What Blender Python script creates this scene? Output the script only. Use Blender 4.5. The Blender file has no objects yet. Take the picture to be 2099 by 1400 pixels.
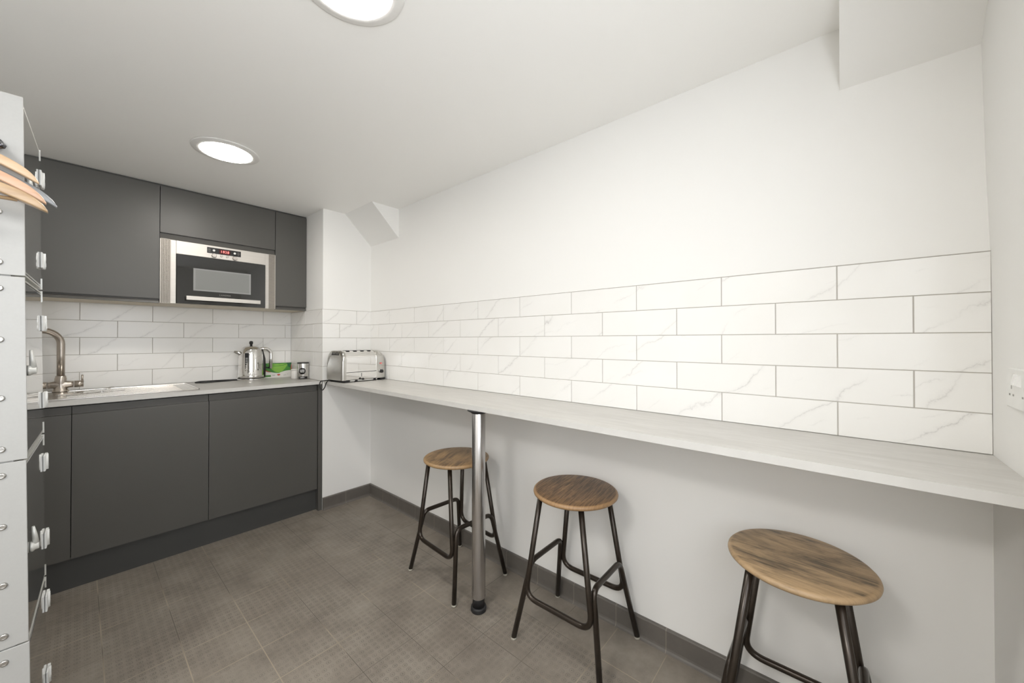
import bpy, bmesh, math, random
from mathutils import Vector, Matrix
PI = math.pi
sc = bpy.context.scene
COL = sc.collection

# ------------------------------------------------------------------ camera
R_ = Vector((0.65539241, -0.75528813, -0.00079998))
U_ = Vector((-0.00514033, -0.0055196, 0.99997156))
F_ = Vector((0.75527106, 0.65536965, 0.00749993))
cam_d = bpy.data.cameras.new('camera')
cam = bpy.data.objects.new('camera', cam_d)
COL.objects.link(cam)
cam_d.sensor_width = 36.0
cam_d.lens = 771.2972 / 2099 * 36.0
cam_d.shift_x = 0.0
cam_d.shift_y = -(700 - 691.4881) / 2099
cam_d.clip_start = 0.02
cam.matrix_world = Matrix(((R_.x, U_.x, -F_.x, -1.4965), (R_.y, U_.y, -F_.y, -2.7586), (R_.z, U_.z, -F_.z, 1.1967), (0, 0, 0, 1)))
sc.camera = cam

# ------------------------------------------------------------------ world, exposure, large lights
w = bpy.data.worlds.new('world')
sc.world = w
w.use_nodes = True
w.node_tree.nodes['Background'].inputs[0].default_value = (0.93, 0.96, 1.0, 1)
w.node_tree.nodes['Background'].inputs[1].default_value = 4.0
sc.view_settings.view_transform = 'Standard'
sc.view_settings.look = 'None'
sc.view_settings.gamma = 1.0
sc.view_settings.use_curve_mapping = False
sc.view_settings.exposure = 0.25
sc.cycles.max_bounces = 16
sc.cycles.diffuse_bounces = 12
sc.cycles.glossy_bounces = 6
LAMP_STRENGTH = 37.0        # emission of the round ceiling lights
BACK_LAMP = 64.0            # the one over the kitchen units burns brighter
FILL_POWER = 20.0          # unseen fill lamp added left of the camera to brighten the near walls

def area_light(name, loc, size, power, rot=(0, 0, 0), color=(1, 1, 1), shape='DISK', size_y=None):
    d = bpy.data.lights.new(name, 'AREA')
    d.shape = shape
    d.size = size
    if size_y: d.size_y = size_y
    d.energy = power
    d.color = color
    o = bpy.data.objects.new(name, d)
    o.location = loc
    o.rotation_euler = rot
    COL.objects.link(o)
    return o
area_light('added_fill_light', (-2.45, -2.2, 2.10), 0.5, FILL_POWER, color=(1, 0.97, 0.93))  # added fill light, not a lamp known in the room

# ------------------------------------------------------------------ constants of the room
H = 2.1333; YB = 0.5982; XP = -0.3619; YE = -3.0475; XL = -2.06
TH = 0.1016; TW = 0.3096; CT = 0.91; TT = CT + 5 * TH

# ------------------------------------------------------------------ material helpers
def new_mat(name):
    m = bpy.data.materials.new(name); m.use_nodes = True
    nt = m.node_tree
    return m, nt, nt.nodes['Principled BSDF']
def nd(nt, typ, **kw):
    n = nt.nodes.new(typ)
    for k, v in kw.items():
        if k.startswith('i_'):
            n.inputs[k[2:].replace('_', ' ')].default_value = v
        else:
            setattr(n, k, v)
    return n
def ma(nt, op, a, b=None, c=None):
    n = nt.nodes.new('ShaderNodeMath'); n.operation = op
    for i, v in enumerate((a, b, c)):
        if v is None: continue
        if isinstance(v, (int, float)): n.inputs[i].default_value = v
        else: nt.links.new(v, n.inputs[i])
    return n.outputs[0]
def mixc(nt, f, a, b, mode='MIX'):
    n = nt.nodes.new('ShaderNodeMix'); n.data_type = 'RGBA'; n.blend_type = mode
    for s, v in ((n.inputs[0], f), (n.inputs[6], a), (n.inputs[7], b)):
        if isinstance(v, (int, float)): s.default_value = v
        elif isinstance(v, tuple): s.default_value = (*v, 1) if len(v) == 3 else v
        else: nt.links.new(v, s)
    return n.outputs[2]
def ramp(nt, f, stops, interp='LINEAR'):
    n = nt.nodes.new('ShaderNodeValToRGB'); cr = n.color_ramp; cr.interpolation = interp
    while len(cr.elements) < len(stops): cr.elements.new(0.5)
    for e, (p, c) in zip(cr.elements, stops):
        e.position = p
        e.color = (c, c, c, 1) if isinstance(c, (int, float)) else (*c, 1)
    nt.links.new(f, n.inputs[0])
    return n.outputs[0]
def coords(nt, scale=(1, 1, 1), rot=(0, 0, 0), loc=(0, 0, 0), obj=True):
    t = nt.nodes.new('ShaderNodeTexCoord'); mp = nt.nodes.new('ShaderNodeMapping')
    mp.inputs['Scale'].default_value = scale; mp.inputs['Rotation'].default_value = rot; mp.inputs['Location'].default_value = loc
    nt.links.new(t.outputs['Object'], mp.inputs[0])
    return mp.outputs[0]
def noise(nt, vec, scale, detail=3, rough=0.5, dist=0.0):
    n = nd(nt, 'ShaderNodeTexNoise', i_Scale=scale, i_Detail=detail, i_Roughness=rough, i_Distortion=dist)
    nt.links.new(vec, n.inputs['Vector'])
    return n.outputs[0]
def bump(nt, b, hgt, strength=0.3, dist=0.001):
    n = nd(nt, 'ShaderNodeBump'); n.inputs['Strength'].default_value = strength; n.inputs['Distance'].default_value = dist
    nt.links.new(hgt, n.inputs['Height']); nt.links.new(n.outputs[0], b.inputs['Normal'])
def plain(name, col, rough=0.5, metal=0.0, coat=0.0, coat_r=0.1, var=0.06, nscale=40, bmp=0.0, spec=0.5, alpha=None):
    m, nt, b = new_mat(name)
    v = coords(nt)
    n = noise(nt, v, nscale)
    lo = tuple(max(0, c * (1 - var)) for c in col); hi = tuple(min(1, c * (1 + var)) for c in col)
    nt.links.new(mixc(nt, n, lo, hi), b.inputs['Base Color'])
    b.inputs['Roughness'].default_value = rough; b.inputs['Metallic'].default_value = metal
    b.inputs['Coat Weight'].default_value = coat; b.inputs['Coat Roughness'].default_value = coat_r
    b.inputs['Specular IOR Level'].default_value = spec
    if bmp: bump(nt, b, n, bmp, 0.0006)
    return m
def emis(name, col, s):
    m, nt, b = new_mat(name)
    b.inputs['Base Color'].default_value = (*col, 1)
    b.inputs['Emission Color'].default_value = (*col, 1); b.inputs['Emission Strength'].default_value = s
    return m

def m_plaster(name, col):
    m, nt, b = new_mat(name)
    v = coords(nt)
    n1 = noise(nt, v, 1.3, 2); n2 = noise(nt, v, 55, 4, 0.6)
    c = mixc(nt, n1, tuple(x * 0.985 for x in col), col)
    sp = ramp(nt, noise(nt, v, 9, 5, 0.75), [(0.0, 0.0), (0.735, 0.0), (0.76, 1.0)])
    c = mixc(nt, ma(nt, 'MULTIPLY', sp, 0.08), c, (0.45, 0.42, 0.38))
    nt.links.new(c, b.inputs['Base Color'])
    b.inputs['Roughness'].default_value = 0.55
    bump(nt, b, n2, 0.12, 0.001)
    return m
def m_marble():
    m, nt, b = new_mat('marble_tile_glaze')
    at = nd(nt, 'ShaderNodeAttribute', attribute_name='seed')
    tc = nt.nodes.new('ShaderNodeTexCoord')
    va = nd(nt, 'ShaderNodeVectorMath', operation='MULTIPLY_ADD')
    nt.links.new(at.outputs['Vector'], va.inputs[0]); va.inputs[1].default_value = (9, 7, 11)
    nt.links.new(tc.outputs['Object'], va.inputs[2])
    # thin diagonal veins: s runs along the wall, d is the distance across the vein direction
    sp = nt.nodes.new('ShaderNodeSeparateXYZ'); nt.links.new(tc.outputs['Object'], sp.inputs[0])
    se = nt.nodes.new('ShaderNodeSeparateXYZ'); nt.links.new(at.outputs['Vector'], se.inputs[0])
    along = ma(nt, 'SUBTRACT', sp.outputs[0], sp.outputs[1])
    def veins(th, freq, amp, w, off):
        d = ma(nt, 'SUBTRACT', ma(nt, 'MULTIPLY', sp.outputs[2], math.cos(th)), ma(nt, 'MULTIPLY', along, math.sin(th)))
        d = ma(nt, 'MULTIPLY', d, freq)
        d = ma(nt, 'ADD', d, ma(nt, 'MULTIPLY', noise(nt, va.outputs[0], 3.0 + off, 1), amp))
        d = ma(nt, 'ADD', d, ma(nt, 'MULTIPLY', noise(nt, va.outputs[0], 17.0, 5, 0.68), amp * 0.30))
        d = ma(nt, 'ADD', d, ma(nt, 'MULTIPLY', se.outputs[0], 3.0 + off))
        r = ma(nt, 'ABSOLUTE', ma(nt, 'SUBTRACT', ma(nt, 'FRACT', d), 0.5))
        return ramp(nt, r, [(0.0, 1.0), (w, 0.35), (w * 3.5, 0.10), (w * 9, 0.0)])
    gate = ramp(nt, noise(nt, va.outputs[0], 6.0, 2), [(0.36, 0.0), (0.62, 1.0)])
    gate2 = ramp(nt, noise(nt, va.outputs[0], 9.0, 2), [(0.50, 0.0), (0.66, 1.0)])
    vein = veins(math.radians(38), 4.6, 0.75, 0.007, 0.0)
    fine = veins(math.radians(20), 7.5, 1.1, 0.006, 1.3)
    cloud = noise(nt, va.outputs[0], 4.0, 3)
    f = ma(nt, 'MULTIPLY', vein, gate)
    f = ma(nt, 'ADD', ma(nt, 'MULTIPLY', f, 0.42), ma(nt, 'MULTIPLY', ma(nt, 'MULTIPLY', fine, gate2), 0.22))
    base = mixc(nt, cloud, (0.80, 0.79, 0.76), (0.86, 0.855, 0.84))
    nt.links.new(mixc(nt, f, base, (0.33, 0.32, 0.31)), b.inputs['Base Color'])
    b.inputs['Roughness'].default_value = 0.22
    bump(nt, b, noise(nt, tc.outputs['Object'], 8, 2), 0.05, 0.002)
    return m
def m_floor(tilex=0.2043, tiley=0.2004, x0=-0.204, y0=-0.2555):
    m, nt, b = new_mat('studded_quarry_tile')
    tc = nt.nodes.new('ShaderNodeTexCoord'); sp = nt.nodes.new('ShaderNodeSeparateXYZ')
    nt.links.new(tc.outputs['Object'], sp.inputs[0])
    u = ma(nt, 'DIVIDE', ma(nt, 'SUBTRACT', sp.outputs[0], x0), tilex)
    v = ma(nt, 'DIVIDE', ma(nt, 'SUBTRACT', sp.outputs[1], y0), tiley)
    fu = ma(nt, 'FRACT', u); fv = ma(nt, 'FRACT', v)
    eu = ma(nt, 'MINIMUM', fu, ma(nt, 'SUBTRACT', 1.0, fu)); ev = ma(nt, 'MINIMUM', fv, ma(nt, 'SUBTRACT', 1.0, fv))
    e = ma(nt, 'MULTIPLY', ma(nt, 'MINIMUM', eu, ev), 0.2)
    grout = ma(nt, 'LESS_THAN', e, 0.0013)
    cell = nt.nodes.new('ShaderNodeCombineXYZ')
    nt.links.new(ma(nt, 'FLOOR', u), cell.inputs[0]); nt.links.new(ma(nt, 'FLOOR', v), cell.inputs[1])
    wn = nd(nt, 'ShaderNodeTexWhiteNoise'); nt.links.new(cell.outputs[0], wn.inputs[0])
    # 8 x 8 discs per tile
    def lat(f): return ma(nt, 'SUBTRACT', ma(nt, 'FRACT', ma(nt, 'MULTIPLY', f, 8.0)), 0.5)
    a = ma(nt, 'MULTIPLY', lat(fu), 0.0255); c = ma(nt, 'MULTIPLY', lat(fv), 0.0251)
    r = ma(nt, 'SQRT', ma(nt, 'ADD', ma(nt, 'MULTIPLY', a, a), ma(nt, 'MULTIPLY', c, c)))
    ring = ramp(nt, ma(nt, 'MULTIPLY', r, 100.0), [(0.0, 0.0), (0.66, 0.0), (0.74, 1.0), (0.82, 1.0), (0.90, 0.0)])
    disc = ramp(nt, ma(nt, 'MULTIPLY', r, 100.0), [(0.0, 1.0), (0.70, 1.0), (0.80, 0.0)])
    # the small cross of dots in the middle of a disc
    da = ma(nt, 'ABSOLUTE', ma(nt, 'SUBTRACT', ma(nt, 'ABSOLUTE', a), 0.0014)); dc = ma(nt, 'ABSOLUTE', ma(nt, 'SUBTRACT', ma(nt, 'ABSOLUTE', c), 0.0014))
    dots = ma(nt, 'MULTIPLY', ma(nt, 'LESS_THAN', ma(nt, 'MAXIMUM', da, dc), 0.0011), 1.0)
    wear_n = noise(nt, tc.outputs['Object'], 3.2, 4, 0.6)
    wear = ramp(nt, wear_n, [(0.36, 0.25), (0.50, 0.75), (0.62, 1.0)])
    wear = ma(nt, 'MULTIPLY', wear, ramp(nt, noise(nt, tc.outputs['Object'], 38, 2), [(0.30, 0.45), (0.60, 1.0)]))
    plainrow = ma(nt, 'LESS_THAN', sp.outputs[0], -0.225)
    # the tiles cut along the wall and by the units have no studs
    wear = ma(nt, 'MULTIPLY', wear, ma(nt, 'MAXIMUM', plainrow, ma(nt, 'GREATER_THAN', wn.outputs[0], 0.62)))
    col = mixc(nt, ramp(nt, noise(nt, tc.outputs['Object'], 5, 6, 0.72), [(0.30, 0.0), (0.70, 1.0)]), (0.160, 0.137, 0.112), (0.285, 0.254, 0.215))
    col = mixc(nt, ma(nt, 'MULTIPLY', wn.outputs[0], 0.30), col, (0.21, 0.178, 0.145))
    col = mixc(nt, ma(nt, 'MULTIPLY', ma(nt, 'MULTIPLY', ring, wear), 0.66), col, (0.055, 0.047, 0.038))
    col = mixc(nt, ma(nt, 'MULTIPLY', ma(nt, 'MULTIPLY', dots, wear), 0.90), col, (0.04, 0.034, 0.03))
    gl = ramp(nt, noise(nt, tc.outputs['Object'], 2.6, 2), [(0.47, (0.09, 0.076, 0.062)), (0.58, (0.36, 0.30, 0.22))])
    col = mixc(nt, ma(nt, 'MULTIPLY', grout, 0.85), col, gl)
    spk = ramp(nt, noise(nt, tc.outputs['Object'], 70, 2, 0.5), [(0.0, 0.0), (0.80, 0.0), (0.82, 1.0)])
    col = mixc(nt, ma(nt, 'MULTIPLY', spk, 0.7), col, (0.6, 0.57, 0.5))
    nt.links.new(col, b.inputs['Base Color'])
    b.inputs['Roughness'].default_value = 0.52
    hgt = ma(nt, 'SUBTRACT', ma(nt, 'MULTIPLY', ma(nt, 'MULTIPLY', disc, wear), 0.4), ma(nt, 'MULTIPLY', grout, 1.0))
    hgt = ma(nt, 'ADD', hgt, ma(nt, 'MULTIPLY', noise(nt, tc.outputs['Object'], 160, 3), 0.15))
    bump(nt, b, hgt, 0.5, 0.0012)
    return m
def m_skirting(name, joints, axis):
    m, nt, b = new_mat(name)
    tc = nt.nodes.new('ShaderNodeTexCoord'); sp = nt.nodes.new('ShaderNodeSeparateXYZ')
    nt.links.new(tc.outputs['Object'], sp.inputs[0])
    o = sp.outputs[axis]
    f = ma(nt, 'FRACT', ma(nt, 'DIVIDE', ma(nt, 'SUBTRACT', o, joints[0]), joints[1]))
    j = ma(nt, 'LESS_THAN', ma(nt, 'MULTIPLY', ma(nt, 'MINIMUM', f, ma(nt, 'SUBTRACT', 1.0, f)), joints[1]), 0.0012)
    c = mixc(nt, noise(nt, tc.outputs['Object'], 14, 5, 0.65), (0.095, 0.086, 0.076), (0.155, 0.141, 0.125))
    c = mixc(nt, ma(nt, 'MULTIPLY', j, 0.8), c, (0.28, 0.25, 0.21))
    nt.links.new(c, b.inputs['Base Color']); b.inputs['Roughness'].default_value = 0.38
    bump(nt, b, noise(nt, tc.outputs['Object'], 90, 3), 0.2, 0.001)
    return m
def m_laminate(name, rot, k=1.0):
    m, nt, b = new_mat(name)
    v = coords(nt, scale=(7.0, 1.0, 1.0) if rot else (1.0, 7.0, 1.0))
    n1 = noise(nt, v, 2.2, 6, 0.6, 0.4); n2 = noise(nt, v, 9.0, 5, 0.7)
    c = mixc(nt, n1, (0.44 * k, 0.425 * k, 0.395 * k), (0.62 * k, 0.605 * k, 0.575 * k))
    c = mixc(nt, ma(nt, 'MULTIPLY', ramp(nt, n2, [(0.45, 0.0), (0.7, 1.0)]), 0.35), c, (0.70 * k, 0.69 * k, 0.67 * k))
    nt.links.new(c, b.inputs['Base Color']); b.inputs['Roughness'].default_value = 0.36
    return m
def m_brushed(name, col, rough, axis, metal=1.0, aniso=60, var=0.12):
    m, nt, b = new_mat(name)
    s = [aniso] * 3; s[axis] = 1.0
    v = coords(nt, scale=tuple(s))
    n = noise(nt, v, 4.0, 4, 0.6)
    nt.links.new(mixc(nt, n, tuple(c * (1 - var) for c in col), tuple(min(1, c * (1 + var)) for c in col)), b.inputs['Base Color'])
    b.inputs['Metallic'].default_value = metal
    nt.links.new(ma(nt, 'ADD', ma(nt, 'MULTIPLY', n, min(0.15, var)), rough - 0.07), b.inputs['Roughness'])
    return m
def m_seat(name, light, dark, rot, amount, seed, rough=0.42, grain=22.0, sharp=0.20):
    m, nt, b = new_mat(name)
    def rc(scale, loc):
        a = nt.nodes.new('ShaderNodeTexCoord'); r1 = nt.nodes.new('ShaderNodeMapping'); r2 = nt.nodes.new('ShaderNodeMapping')
        r1.inputs['Rotation'].default_value = (0, 0, -rot); r2.inputs['Scale'].default_value = scale; r2.inputs['Location'].default_value = loc
        nt.links.new(a.outputs['Object'], r1.inputs[0]); nt.links.new(r1.outputs[0], r2.inputs[0])
        return r2.outputs[0]
    v = rc((1.6, grain, 1.6), (seed, seed * 1.7, 0))
    v2 = coords(nt, loc=(seed * 2.3, seed, 0))
    v3 = rc((1.5, 4.0, 1.5), (seed, -seed, 0))
    g = noise(nt, v, 6.0, 8, 0.70, 0.08)
    patch = noise(nt, v3, 5.0, 5, 0.62, 0.3)
    fine = noise(nt, v, 22.0, 5, 0.7)
    c = mixc(nt, ramp(nt, g, [(0.30, 0.0), (0.72, 1.0)]), tuple(x * 0.72 for x in light), light)
    streak = ma(nt, 'MULTIPLY', ramp(nt, g, [(0.36, 1.0), (0.36 + sharp, 0.0)]), 0.80)
    blot = ramp(nt, patch, [(amount, 0.0), (amount + 0.20, 1.0)])
    f = ma(nt, 'MINIMUM', ma(nt, 'ADD', ma(nt, 'MULTIPLY', blot, 0.62), ma(nt, 'MULTIPLY', streak, ma(nt, 'ADD', ma(nt, 'MULTIPLY', blot, 0.75), 0.22))), 1.0)
    c = mixc(nt, f, c, dark)
    gx = nt.nodes.new('ShaderNodeTexCoord'); gs = nt.nodes.new('ShaderNodeSeparateXYZ'); nt.links.new(gx.outputs['Object'], gs.inputs[0])
    rad = ma(nt, 'SQRT', ma(nt, 'ADD', ma(nt, 'MULTIPLY', gs.outputs[0], gs.outputs[0]), ma(nt, 'MULTIPLY', gs.outputs[1], gs.outputs[1])))
    rim = ramp(nt, ma(nt, 'MULTIPLY', rad, 6.0), [(0.935, 0.0), (0.965, 0.62), (1.0, 0.55)])
    c = mixc(nt, rim, c, mixc(nt, patch, tuple(x * 0.75 for x in light), tuple(min(1, x * 1.12) for x in light)))
    pores = ma(nt, 'MULTIPLY', ramp(nt, fine, [(0.30, 1.0), (0.42, 0.0)]), 0.55)
    c = mixc(nt, pores, c, tuple(x * 0.6 for x in dark))
    nt.links.new(c, b.inputs['Base Color'])
    b.inputs['Roughness'].default_value = rough
    bump(nt, b, g, 0.35, 0.0015)
    return m
def m_wood(name, light, dark, axis=0):
    m, nt, b = new_mat(name)
    s = [18.0] * 3; s[axis] = 1.5
    g = noise(nt, coords(nt, scale=tuple(s)), 3.0, 6, 0.6, 0.4)
    nt.links.new(mixc(nt, ramp(nt, g, [(0.3, 0.0), (0.7, 1.0)]), dark, light), b.inputs['Base Color'])
    b.inputs['Roughness'].default_value = 0.32
    b.inputs['Coat Weight'].default_value = 0.3
    return m

M = dict(
    wall=m_plaster('white_wall_paint', (0.83, 0.825, 0.805)),
    ceil=m_plaster('white_ceiling_paint', (0.94, 0.935, 0.915)),
    marble=m_marble(),
    grout=plain('grey_grout', (0.46, 0.435, 0.40), 0.8),
    floor=m_floor(),
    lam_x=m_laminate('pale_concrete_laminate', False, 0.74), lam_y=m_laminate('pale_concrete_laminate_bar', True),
    lam_edge=plain('laminate_edge', (0.60, 0.59, 0.565), 0.4, nscale=20),
    grey=plain('matt_dark_grey_lacquer', (0.088, 0.085, 0.078), 0.42, var=0.05, nscale=4),
    dgrey=plain('dark_grey_carcass', (0.05, 0.048, 0.045), 0.5),
    plinth=plain('dark_grey_plinth', (0.060, 0.060, 0.058), 0.45, nscale=4),
    under=plain('beige_board', (0.66, 0.60, 0.50), 0.6),
    steel=m_brushed('brushed_steel', (0.62, 0.58, 0.54), 0.30, 0),
    steel_z=m_brushed('brushed_steel_vertical', (0.60, 0.59, 0.59), 0.27, 2, aniso=120, var=0.03),
    panel=m_brushed('brushed_steel_fascia', (0.60, 0.57, 0.53), 0.48, 0, metal=0.6),
    grille=plain('vent_steel', (0.36, 0.33, 0.29), 0.45, 0.5),
    sink=m_brushed('satin_sink_steel', (0.70, 0.68, 0.65), 0.20, 0),
    nickel=plain('brushed_nickel', (0.50, 0.45, 0.40), 0.28, 1.0, nscale=90),
    chrome=plain('polished_steel', (0.80, 0.79, 0.77), 0.07, 1.0, nscale=6, var=0.03),
    dullchrome=plain('worn_polished_steel', (0.60, 0.59, 0.56), 0.20, 1.0, nscale=14, var=0.18),
    black=plain('black_plastic', (0.012, 0.012, 0.012), 0.3),
    rubber=plain('black_rubber', (0.015, 0.015, 0.016), 0.55),
    glass=plain('black_oven_glass', (0.018, 0.018, 0.017), 0.05, coat=0.6, coat_r=0.03, nscale=2),
    windowi=plain('grey_oven_window_mesh', (0.215, 0.22, 0.215), 0.10, coat=0.5, coat_r=0.05, nscale=3),
    windowm=plain('grey_oven_window', (0.27, 0.275, 0.27), 0.12, coat=0.5, coat_r=0.05, nscale=3),
    holes=plain('vent_hole_black', (0.02, 0.018, 0.015), 0.7),
    screen=plain('display_window', (0.07, 0.010, 0.010), 0.2),
    digits=emis('red_display_digits', (1.0, 0.22, 0.20), 1.1),
    mark=plain('grey_print', (0.30, 0.29, 0.27), 0.5),
    tube=plain('dark_bronze_tube', (0.034, 0.025, 0.018), 0.30, 0.6, nscale=30, var=0.35, coat=0.3, coat_r=0.2),
    pad=plain('clear_foot_pad', (0.34, 0.32, 0.27), 0.5),
    locker=plain('light_grey_powder_coat', (0.36, 0.36, 0.35), 0.42, nscale=200, var=0.03, bmp=0.05),
    door=plain('glossy_locker_door', (0.20, 0.20, 0.185), 0.09, 0.35, coat=1.0, coat_r=0.03, nscale=2, var=0.03),
    alu=plain('aluminium_edge', (0.60, 0.60, 0.57), 0.35, 0.3),
    hinge=plain('white_hinge', (0.78, 0.79, 0.78), 0.4, 0.0),
    rivet=plain('rivet_metal', (0.45, 0.44, 0.42), 0.3, 0.9),
    woodh=m_wood('pale_hanger_wood', (0.55, 0.41, 0.27), (0.46, 0.31, 0.18)),
    woodo=m_wood('orange_hanger_wood', (0.54, 0.35, 0.23), (0.44, 0.26, 0.16)),
    woodb=m_wood('brown_hanger_wood', (0.44, 0.31, 0.18), (0.30, 0.19, 0.10)),
    greyplas=plain('grey_hanger_plastic', (0.20, 0.21, 0.22), 0.25, coat=0.4),
    whiteplas=plain('white_plastic', (0.80, 0.80, 0.78), 0.3),
    switch=plain('bright_white_switch', (0.88, 0.88, 0.87), 0.25),
    lamp_b=emis('kitchen_lamp_diffuser', (1.0, 0.955, 0.89), BACK_LAMP),
    trimring=plain('white_light_trim', (0.80, 0.79, 0.77), 0.4),
    lamp=emis('lamp_diffuser', (1.0, 0.965, 0.91), LAMP_STRENGTH),
    card=plain('white_card', (0.75, 0.73, 0.69), 0.55),
    green=plain('green_print', (0.07, 0.26, 0.045), 0.45, nscale=12, var=0.35),
    lime=plain('light_green_print', (0.24, 0.50, 0.07), 0.45, nscale=20, var=0.2),
    dkgreen=plain('dark_green_print', (0.025, 0.14, 0.05), 0.45, nscale=12, var=0.3),
    redp=plain('red_print', (0.48, 0.07, 0.035), 0.45),
    tin=plain('silver_tin', (0.66, 0.65, 0.63), 0.22, 1.0, nscale=9),
    redsw=emis('red_switch', (0.45, 0.02, 0.02), 0.4),
)

# ------------------------------------------------------------------ mesh helpers
def bx(bm, x0, x1, y0, y1, z0, z1, bev=0.0, seg=2, mi=0):
    vs = [bm.verts.new((x, y, z)) for x in (x0, x1) for y in (y0, y1) for z in (z0, z1)]
    idx = [(0, 1, 3, 2), (4, 6, 7, 5), (0, 4, 5, 1), (2, 3, 7, 6), (0, 2, 6, 4), (1, 5, 7, 3)]
    fs = [bm.faces.new([vs[i] for i in f]) for f in idx]
    for f in fs: f.material_index = mi
    if bev:
        es = list({e for f in fs for e in f.edges})
        r = bmesh.ops.bevel(bm, geom=es, offset=bev, segments=seg, affect='EDGES', profile=0.5)
        for f in r['faces']: f.material_index = mi
    return fs
def prism(bm, prof, axis, a, b, mi=0):
    """extrude a closed 2D profile along axis from a to b; profile is in the two other axes, in xyz order"""
    def P(p, t):
        q = list(p); q.insert(axis, t); return tuple(q)
    A = [bm.verts.new(P(p, a)) for p in prof]; B = [bm.verts.new(P(p, b)) for p in prof]
    n = len(prof)
    fs = [bm.faces.new((A[i], A[(i + 1) % n], B[(i + 1) % n], B[i])) for i in range(n)]
    fs += [bm.faces.new(A[::-1]), bm.faces.new(B)]
    for f in fs: f.material_index = mi
    bmesh.ops.recalc_face_normals(bm, faces=fs)
    return fs
def lathe(bm, prof, c=(0, 0, 0), n=32, axis=2, mi=0):
    rings = []
    for r, z in prof:
        ring = []
        for k in range(n):
            t = 2 * PI * k / n
            p = [r * math.cos(t), r * math.sin(t)]; p.insert(axis, z)
            ring.append(bm.verts.new((c[0] + p[0], c[1] + p[1], c[2] + p[2])))
        rings.append(ring)
    fs = []
    for a, b in zip(rings, rings[1:]):
        for k in range(n):
            f = bm.faces.new((a[k], a[(k + 1) % n], b[(k + 1) % n], b[k])); f.smooth = True; fs.append(f)
    fs.append(bm.faces.new(rings[0][::-1])); fs.append(bm.faces.new(rings[-1]))
    for f in fs: f.material_index = mi
    bmesh.ops.recalc_face_normals(bm, faces=fs)
    return fs
def fillet(pts, r, n=7):
    """round the inner corners of a polyline"""
    out = [Vector(pts[0])]
    for i in range(1, len(pts) - 1):
        p, a, b = Vector(pts[i]), Vector(pts[i - 1]), Vector(pts[i + 1])
        u = (a - p).normalized(); v = (b - p).normalized()
        ang = u.angle(v); d = min(r / math.tan(ang / 2), (a - p).length * 0.48, (b - p).length * 0.48)
        s, e = p + u * d, p + v * d
        for k in range(n + 1):
            t = k / n
            out.append(s * (1 - t) ** 2 + p * 2 * t * (1 - t) + e * t ** 2)
    out.append(Vector(pts[-1]))
    return out
def tube(bm, pts, rad, n=12, mi=0, flat=None):
    pts = [Vector(p) for p in pts]
    rings = []; up = None
    for i, p in enumerate(pts):
        t = (pts[min(i + 1, len(pts) - 1)] - pts[max(i - 1, 0)]).normalized()
        if up is None:
            up = t.orthogonal().normalized()
        up = (up - t * up.dot(t)).normalized()
        s = t.cross(up)
        r = rad[i] if isinstance(rad, (list, tuple)) else rad
        rings.append([bm.verts.new(p + (up * math.cos(2 * PI * k / n) + s * math.sin(2 * PI * k / n)) * r) for k in range(n)])
    fs = []
    for a, b in zip(rings, rings[1:]):
        for k in range(n):
            f = bm.faces.new((a[k], a[(k + 1) % n], b[(k + 1) % n], b[k])); f.smooth = True; fs.append(f)
    fs.append(bm.faces.new(rings[0][::-1])); fs.append(bm.faces.new(rings[-1]))
    for f in fs: f.material_index = mi
    bmesh.ops.recalc_face_normals(bm, faces=fs)
    return fs
def build(name, bm, mats, parent=None, loc=None):
    me = bpy.data.meshes.new(name); bm.to_mesh(me); bm.free()
    for m in (mats if isinstance(mats, (list, tuple)) else [mats]): me.materials.append(M[m] if isinstance(m, str) else m)
    o = bpy.data.objects.new(name, me); COL.objects.link(o)
    if parent: o.parent = parent
    if loc: o.location = loc
    return o
def box_obj(name, b, mat, parent=None, bev=0.0, label=None):
    bm = bmesh.new(); bx(bm, *b, bev=bev)
    o = build(name, bm, mat, parent)
    if label: o['label'] = label
    return o
def tag(o, label, cat, group=None):
    o['label'] = label; o['category'] = cat
    if group: o['group'] = group
    return o
def thing(name, label, cat, loc=(0, 0, 0), rot=(0, 0, 0), group=None):
    o = bpy.data.objects.new(name, None); COL.objects.link(o)
    o.empty_display_size = 0.1
    o.location = loc; o.rotation_euler = rot
    return tag(o, label, cat, group)
def struct(name, bm, mats, parent=None):
    o = build(name, bm, mats, parent)
    if not parent: o['kind'] = 'structure'
    return o
def copy_tree(o, parent=None):
    c = o.copy(); COL.objects.link(c)
    if parent: c.parent = parent
    for ch in list(o.children): copy_tree(ch, c)
    return c
def text_mesh(name, body, size, mat, parent, loc, rot, extrude=0.0004, spacing=1.0, label=None):
    cu = bpy.data.curves.new(name, 'FONT'); cu.body = body; cu.size = size; cu.extrude = extrude
    cu.align_x = 'CENTER'; cu.align_y = 'CENTER'; cu.space_character = spacing
    t = bpy.data.objects.new(name + '_c', cu); COL.objects.link(t)
    dg = bpy.context.evaluated_depsgraph_get()
    me = bpy.data.meshes.new_from_object(t.evaluated_get(dg))
    bpy.data.objects.remove(t); bpy.data.curves.remove(cu)
    me.materials.clear(); me.materials.append(M[mat])
    o = bpy.data.objects.new(name, me); COL.objects.link(o); o.parent = parent
    o.location = loc; o.rotation_euler = rot
    if label: o['label'] = label
    return o

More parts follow.
